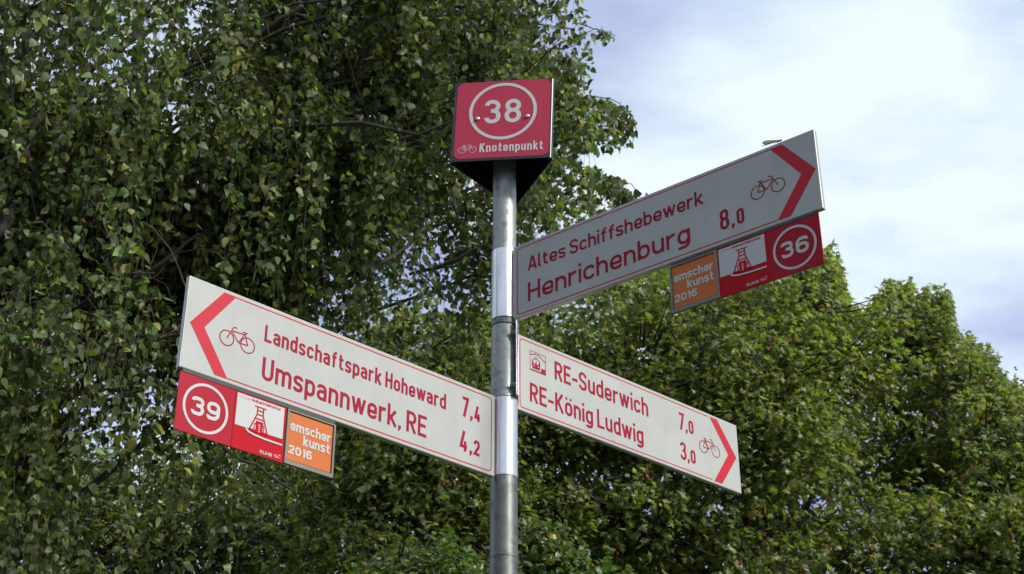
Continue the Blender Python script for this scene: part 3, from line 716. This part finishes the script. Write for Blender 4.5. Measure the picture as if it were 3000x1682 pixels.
        if r0 < .0045:
            for s2 in q[2:]:
                for h in range(3 if pts[0][1] > 100 else 2):
                    Ls = rng.uniform(.10, .30) * (1 if pts[0][1] > 100 else .3); s3 = s2 + rng.normal(0, .03, 3); st = bez(s3, s3 + [rng.normal(.02, .03), rng.normal(0, .03), -.02], s3 + [rng.normal(.03, .04), rng.normal(0, .05), -Ls], 7)
                    nl = int(Ls / .02) + 2; u = np.sort(rng.uniform(.02, 1, nl)) * 5.999; ii = u.astype(int); lp = st[ii] + (st[ii + 1] - st[ii]) * (u - ii)[:, None]
                    a = rng.uniform(0, 6.28, nl); o_ = np.stack([np.cos(a), np.sin(a), 0 * a], 1); tw_p.append(st); tw_r.append(np.linspace(.0014, .0007, 7))
                    LP.append(lp + o_ * .012); LT.append(o_ * .45 + [0, 0, -1] + rng.normal(0, .3, (nl, 3))); LN.append(o_ * .5 + rng.normal(0, .7, (nl, 3)))
    LP, LT, LN = map(np.concatenate, (LP, LT, LN))
    px, py, z = proj(LP); dd = np.linalg.norm(LP - CAM, axis=1)
    ok = birch_ok(px, py, z, rng.normal(0, 16, len(LP))) & (dd > 4.4)
    LP, LT, LN = LP[ok], LT[ok], LN[ok]; n = len(LP); size = .028 + .034 * rng.random(n) ** .8
    fr = leaf_frames(LP, LT, LN, size); ti = tints(n, (0.088, 0.116, 0.040), .45, .045, (0.30, 0.28, 0.06))
    keep = leaf_parts(root, fr, T_BIRCH, ti, M_BIRCH_LEAF, 300, loc)
    me = leaves_mesh('foliage', sub((fr[0] - loc, fr[1], fr[2], fr[3]), keep), T_BIRCH, ti[keep])
    tag(link('foliage', me, root, M_BIRCH_LEAF), kind='stuff')
    pr_ = [(p, r_) for p, r_ in zip(tw_p, tw_r) if birch_ok(*proj(p), 5).all()]
    tag(link('twigs', tubes_np('twigs', [p - loc for p, _ in pr_], [r_ for _, r_ in pr_], 3), root, M_TWIG), kind='stuff')
    print('birch leaves', n, 'strands', len(tw_p)); return root

def leafy_tree(name, label, root_pos, height, lumps, T, matl, base, leafsize, dens, seeds=0.0, sil=sky_ok, jit=9, nparts=0, group=None, cat='tree', shoot=.22, up=0.42, trunk_r=.16, fill=1.0, yellow=.03, trunk_mat=None):
    """lumps: (x, y, z, r) world; shoots with leaf rosettes stand on and in each lump"""
    loc = np.array(root_pos, float); root = thing(name, label, cat, tuple(loc), group=group)
    tm = trunk_mat or M_BARK
    k = 9; tp = np.array([loc + [.15 * math.sin(i * .7 + loc[0]) * i / k, .15 * math.cos(i * .6) * i / k, height * .8 * i / k] for i in range(k + 1)])
    link('trunk', tubes_np('trunk', [tp - loc], [trunk_r * (1 - np.linspace(0, .85, k + 1)) * np.where(np.arange(k + 1) == 0, 1.3, 1)], 12), root, tm, True)
    LP, LT, LN = [], [], []; tw_p, tw_r = [], []; SP = []
    for (x, y, z, r) in lumps:
        c = np.array([x, y, z]); z0 = max(loc[2] + .25 * height, z - 1.2 * np.hypot(x - loc[0], y - loc[1]) - .6); z0 = min(z0, loc[2] + height * .78)
        s = np.array([np.interp(z0, tp[:, 2], tp[:, q]) for q in range(3)])
        b = wobble(bez(s, s * .5 + c * .5 + [0, 0, .3], c + [0, 0, -.1 * r], 9), .05)
        px, py, zz = proj(b); inb = (px > -50) & (px < 2620) & (py > -50) & (py < 1480)
        if (sil(px, py, zz, 14) | ~inb).all(): link('branch', tubes_np('branch', [b - loc], [np.linspace(trunk_r * .34, .012, 9)], 7), root, tm, True)
        ns = int(dens * 4 * np.pi * r * r); d = unit(rng.normal(0, 1, (ns, 3))); d[:, 2] = np.abs(d[:, 2]) * np.where(rng.random(ns) < .72, 1, -1)
        lob = 1 + .22 * np.sin(d[:, 0] * 5 + x * 3) * np.cos(d[:, 1] * 5 + y * 3) + .15 * np.sin(d[:, 2] * 8 + z)
        rad = r * lob * (1 - .55 * rng.random(ns) ** 1.6)
        q = c + d * rad[:, None] * [1, 1, .85]
        gap = np.sin(q[:, 0] * 4.1 + q[:, 2] * 2.0) * np.cos(q[:, 1] * 3.3 + 1) + np.sin(q[:, 2] * 5.2 + q[:, 0] * 1.7 + 2) * .8 + rng.normal(0, .35, ns)
        kp = (gap > -.75) | (r < .4) | (r > .94); q, d = q[kp], d[kp]; ns = len(q)
        ax = unit(d * .6 + np.array([0, 0, .7]) + rng.normal(0, .25, (ns, 3)))
        for i in range(0, ns, 3):
            st = q[i]; sc = c + (st - c) * .35; tw_p.append(bez(sc, (sc + st) / 2 - [0, 0, .06], st, 4)); tw_r.append(np.linspace(.011, .003, 4))
        nl = rng.integers(5, 10, ns); idx = np.repeat(np.arange(ns), nl); n = len(idx)
        u = rng.random(n); a = rng.uniform(0, 2 * np.pi, n); o_ = np.stack([np.cos(a), np.sin(a), np.zeros(n)], 1)
        lp = q[idx] - ax[idx] * (u * shoot)[:, None] + o_ * (leafsize * (.35 + .6 * u))[:, None]
        LP.append(lp); LT.append(o_ + d[idx] * .5 + np.array([0, 0, -.6]) + rng.normal(0, .35, (n, 3))); LN.append(np.array([0, 0, up]) + o_ * .45 + d[idx] * .45 + rng.normal(0, .42, (n, 3)))
        if fill:
            nf = int(fill * dens * 9 * r ** 2); d2 = unit(rng.normal(0, 1, (nf, 3))); lp = c + d2 * (r * .62 * rng.random(nf) ** .4)[:, None]
            LP.append(lp); LT.append(rng.normal(0, 1, (nf, 3))); LN.append(np.array([0, 0, .8]) + rng.normal(0, .6, (nf, 3)))
        if seeds:
            m_ = int(ns * seeds); 
            if m_: SP.append(q[rng.integers(0, ns, m_)] + [0, 0, -.08])
    LP, LT, LN = map(np.concatenate, (LP, LT, LN))
    px, py, z = proj(LP); inf = (px > -100) & (px < 2700) & (py > -100) & (py < 1500)
    # neighbouring leaves share the same ragged margin
    j = jit * (1.2 * np.sin(px * .11) + 1.2 * np.sin(px * .047 + 1) + np.sin(px * .29) + rng.normal(0, .7, len(LP)) + rng.exponential(1.3, len(LP)))
    ok = sil(px, py, z, j) | ~(inf | (py <= -100)); LP, LT, LN = LP[ok], LT[ok], LN[ok]; n = len(LP)
    size = leafsize * rng.uniform(.65, 1.2, n); fr = leaf_frames(LP, LT, LN, size); ti = tints(n, base, .22, yellow)
    keep = leaf_parts(root, fr, T, ti, matl, nparts, loc) if nparts else np.ones(n, bool)
    me = leaves_mesh('foliage', sub((fr[0] - loc, fr[1], fr[2], fr[3]), keep), T, ti[keep]); tag(link('foliage', me, root, matl), kind='stuff')
    tw = [(p, r_) for p, r_ in zip(tw_p, tw_r) if sil(*[np.atleast_1d(v_) for v_ in proj(p[-1])], 25)[0]]
    if tw: tag(link('twigs', tubes_np('twigs', [p - loc for p, _ in tw], [r_ for _, r_ in tw], 3), root, M_BARK), kind='stuff')
    if SP:
        SP = np.concatenate(SP); px, py, z = proj(SP); SP = SP[sil(px, py, z, 20)]; m_ = len(SP); ns = 7
        P_ = np.repeat(SP, ns, 0) + rng.normal(0, .028, (m_ * ns, 3)); fr = leaf_frames(P_, rng.normal(0, .6, (m_ * ns, 3)) + [0, 0, -1], rng.normal(0, 1, (m_ * ns, 3)), rng.uniform(.03, .045, m_ * ns))
        ti = np.clip(np.array([[.34, .13, .045]]) * rng.uniform(.5, 1.2, (m_ * ns, 1)), 0, 1); me = leaves_mesh('seed_clusters', (fr[0] - loc,) + fr[1:], T_OVAL, ti)
        tag(link('seed_clusters', me, root, matl), kind='stuff')
    print(name, n); return root
def lump(dx, dy, d, r): return (*at(dx, dy, d), r)
def fill_lumps(n, cx, cy, z0, z1, rx, ry, r0, r1):
    o_ = []
    for i in range(n):
        a = rng.uniform(0, 6.28); q = math.sqrt(rng.random()); o_.append((cx + rx * q * math.cos(a), cy + ry * q * math.sin(a), rng.uniform(z0, z1), rng.uniform(r0, r1)))
    return o_

# weeping birch: trunk just outside the left edge of the frame
bx, by, _ = at(-330, 900, 8.6)
limbs = []
for row_y, xs, dist in ((-250, (100, 420, 760, 1080, 1380, 1460), 7.6), (-60, (250, 600, 950, 1250, 1440), 6.9), (90, (60, 380, 720, 1060, 1360), 8.2),
                        (230, (520, 880, 1180, 1400, 1540), 7.4), (330, (150, 330, 700, 1000, 1400), 9.2), (430, (850, 1130, 1500, 1590), 8.0), (540, (240, 560, 1300, 1560), 8.8), (690, (80, 420, 700), 7.6), (830, (-60, 100, 250, 420, 560), 7.2), (960, (-80, 120, 330), 7.6), (60, (1330, 1410), 7.6), (170, (1300, 1420), 8.0), (290, (1340, 1420), 7.2), (560, (980,), 9.6), (640, (1480,), 9.4)):
    for x in xs: limbs.append((x + rng.uniform(-40, 40), row_y + rng.uniform(-35, 35), dist + rng.uniform(-.8, .8), rng.uniform(2.8, 4.2) + (700 - row_y) * .0032))
weeping_birch((bx, by, 0), 13.5, 'large weeping birch with hanging leafy twigs behind the left of the signpost', limbs)

# maples behind the post, on the right
Lm = [lump(*q) for q in ((2086, 665, 12.5, .28), (2105, 715, 12.4, .28), (2125, 760, 12.3, .3), (2000, 800, 12.0, .85), (1850, 760, 12.6, .9), (1700, 800, 12.4, .9), (2060, 720, 12.6, .55), (1620, 930, 12.0, .9), (1800, 950, 11.6, .75), (1960, 980, 11.5, .75),
     (2090, 930, 12.2, .7), (1720, 1130, 11.8, .8), (1500, 1020, 12.2, .8), (1900, 1160, 11.6, .8), (2060, 1110, 12.2, .6), (1480, 1180, 12.0, .8), (1650, 1330, 11.8, .85), (1850, 1360, 11.9, .7), (1450, 1380, 12.0, .8),
     (1580, 700, 13.4, .9), (2000, 1330, 13.6, .8), (2100, 1450, 11.9, .6))]
mx_, my_, _ = at(1830, 1000, 13.4)
Lm += fill_lumps(14, mx_, my_ + .6, 2.2, 6.5, 2.2, 1.6, .7, 1.0)
leafy_tree('maple_tree', 'broad sunlit maple under the 36 plate, behind the right-hand signs', (mx_, my_, 0), 8.2, Lm, T_MAPLE, M_MAPLE_LEAF, (0.165, 0.198, 0.055), .066, 42, seeds=.05, nparts=300, fill=2.2, group='maples behind the signpost')
Lm = [lump(*q) for q in ((2260, 790, 13.6, .60), (2345, 800, 13.4, .5), (2240, 735, 13.5, .25), (2293, 732, 13.5, .24), (2352, 765, 13.3, .26), (2392, 790, 13.2, .2), (2205, 770, 13.5, .25), (2425, 860, 13.2, .3), (2200, 880, 13.2, .8), (2360, 900, 13.2, .75), (2450, 980, 13.0, .75), (2320, 1050, 14.2, .7), (2480, 1120, 12.8, .7), (2560, 1050, 13.4, .7), (2200, 1190, 14.2, .8),
     (2380, 1230, 14.0, .8), (2540, 1260, 12.7, .8), (2260, 1380, 12.0, .7), (2440, 1400, 12.3, .75), (2580, 1420, 12.3, .8), (2700, 1150, 13.0, .9), (2720, 1350, 13.0, .9), (2850, 1200, 13.6, 1.0))]
mx_, my_, _ = at(2400, 1000, 14.4)
Lm += fill_lumps(13, mx_ + .4, my_ + .6, 2.2, 6.0, 2.2, 1.6, .7, 1.0)
leafy_tree('maple_tree', 'maple with ragged pointed top against the sky at the right edge', (mx_, my_, 0), 7.9, Lm, T_MAPLE, M_MAPLE_LEAF, (0.160, 0.193, 0.055), .066, 40, seeds=.035, nparts=300, fill=2.2, group='maples behind the signpost')
Lm = [lump(*q) for q in ((1050, 900, 11.8, .8), (1200, 960, 12.2, .7), (1290, 860, 12.6, .7), (1380, 960, 12.0, .8), (930, 1060, 12.2, .8), (1120, 1120, 11.6, .8), (1300, 1130, 11.8, .8), (1000, 1260, 11.8, .85), (1180, 1300, 11.6, .8), (1340, 1290, 11.8, .7), (860, 1180, 12.4, .8), (860, 1380, 12.0, .8), (1030, 1420, 11.6, .8), (1300, 1440, 11.6, .8))]
mx_, my_, _ = at(1130, 1100, 13.0)
Lm += fill_lumps(10, mx_, my_ + .8, 2.0, 4.8, 2.0, 1.3, .7, 1.0)
leafy_tree('maple_tree', 'smaller maple with orange seed clusters showing between the lower signs', (mx_, my_, 0), 6.9, Lm, T_MAPLE, M_MAPLE_LEAF, (0.135, 0.172, 0.045), .064, 40, seeds=.05, nparts=200, fill=2.0, group='maples behind the signpost')
# darker small-leaved trees behind the birch, lower left
Lm = [lump(*q) for q in ((100, 1250, 14.5, 1.1), (350, 1290, 14.2, 1.0), (560, 1260, 14.6, 1.0), (750, 1250, 14.4, 1.0), (220, 1400, 13.6, 1.0), (480, 1420, 13.6, 1.0), (700, 1420, 13.8, 1.0), (-80, 1150, 14.6, 1.2), (-200, 1350, 14.0, 1.2), (880, 1150, 14.8, .9))]
mx_, my_, _ = at(380, 1100, 15.2)
Lm += fill_lumps(9, mx_, my_ + .8, 2.0, 5.0, 3.2, 1.2, .9, 1.2)
leafy_tree('hornbeam_tree', 'dense small-leaved tree seen through the birch at the lower left', (mx_, my_, 0), 7.2, Lm, T_OVAL, M_SHRUB_LEAF, (0.105, 0.135, 0.034), .070, 40, nparts=0, fill=1.6, sil=lambda px, py, z, j: py > 1060 + j * 2)
# far small trees at the right margin
Lm = [lump(*q) for q in ((2500, 940, 24, 1.1), (2450, 905, 24.5, .8), (2560, 1000, 24, 1.3), (2650, 1040, 24, 1.5), (2560, 1150, 24, 1.6))]
mx_, my_, _ = at(2540, 1000, 25)
Lm += fill_lumps(7, mx_, my_ + .8, 3.0, 8.5, 2.5, 1.2, 1.2, 1.6)
leafy_tree('small_birch', 'distant fine-leaved birch peeping over the maple at the right margin', (mx_, my_, 0), 11.0, Lm, T_OVAL, M_SHRUB_LEAF, (0.075, 0.105, 0.04), .07, 12, sil=lambda px, py, z, j: py > np.interp(px, [2380, 2400, 2440, 2480, 2520, 2576, 2700], [880, 845, 850, 890, 925, 945, 1000]) + j, jit=14, trunk_mat=M_BIRCHBARK)
# shrubs with oval leaves at the lower middle
Lm = [lump(*q) for q in ((1000, 1430, 8.2, .34), (1120, 1420, 8.1, .34), (1190, 1470, 8.0, .30), (930, 1500, 8.2, .35), (1060, 1520, 8.0, .4))]
mx_, my_, _ = at(1080, 1300, 8.3)
Lm += fill_lumps(12, mx_, my_, 1.0, 3.4, .9, .6, .4, .6)
leafy_tree('privet_shrub', 'tall shrub with pale oval leaves left of the post at the bottom edge', (mx_, my_, 0), 4.0, Lm, T_OVAL, M_SHRUB_LEAF, (0.10, 0.145, 0.045), .055, 60, nparts=0, cat='shrub', trunk_r=.05, sil=lambda px, py, z, j: py > np.interp(px, [880, 950, 1010, 1060, 1150, 1230, 1260], [1400, 1340, 1280, 1290, 1330, 1400, 1440]) + j * 2)
Lm = [lump(*q) for q in ((1330, 1330, 8.8, .20), (1380, 1400, 8.9, .30), (1440, 1450, 8.9, .28), (1310, 1440, 8.8, .35), (1500, 1500, 9.0, .4))]
mx_, my_, _ = at(1390, 1300, 9.0)
Lm += fill_lumps(12, mx_, my_, 1.0, 3.6, .8, .5, .4, .6)
leafy_tree('aspen_sapling', 'young tree with round pale leaves right of the post at the bottom edge', (mx_, my_, 0), 4.3, Lm, T_BIRCH, M_SHRUB_LEAF, (0.085, 0.130, 0.04), .055, 60, nparts=0, cat='sapling', trunk_r=.04, sil=lambda px, py, z, j: py > np.interp(px, [1280, 1310, 1340, 1380, 1420, 1470, 1560], [1300, 1250, 1270, 1300, 1290, 1370, 1430]) + j * 2)

# unseen trees added across the path to dim sign A and the post's reflections
for (x, y, h, lab) in ((-7.5, -10.0, 8.0, 'unseen broad maple added across the path to shade the upper right sign'), (-11.0, -5.0, 9.0, 'unseen maple added far left of the signpost to darken its reflections')):
    Lm = fill_lumps(26, x, y, 2.6, h, 3.0, 2.6, 1.0, 1.5)
    leafy_tree('maple_tree', lab, (x, y, 0), h, Lm, T_MAPLE, M_MAPLE_LEAF, (0.098, 0.148, 0.033), .17, 5, group='shade maples added across the path', sil=lambda px, py, z, j: py > -1e9, fill=.6)
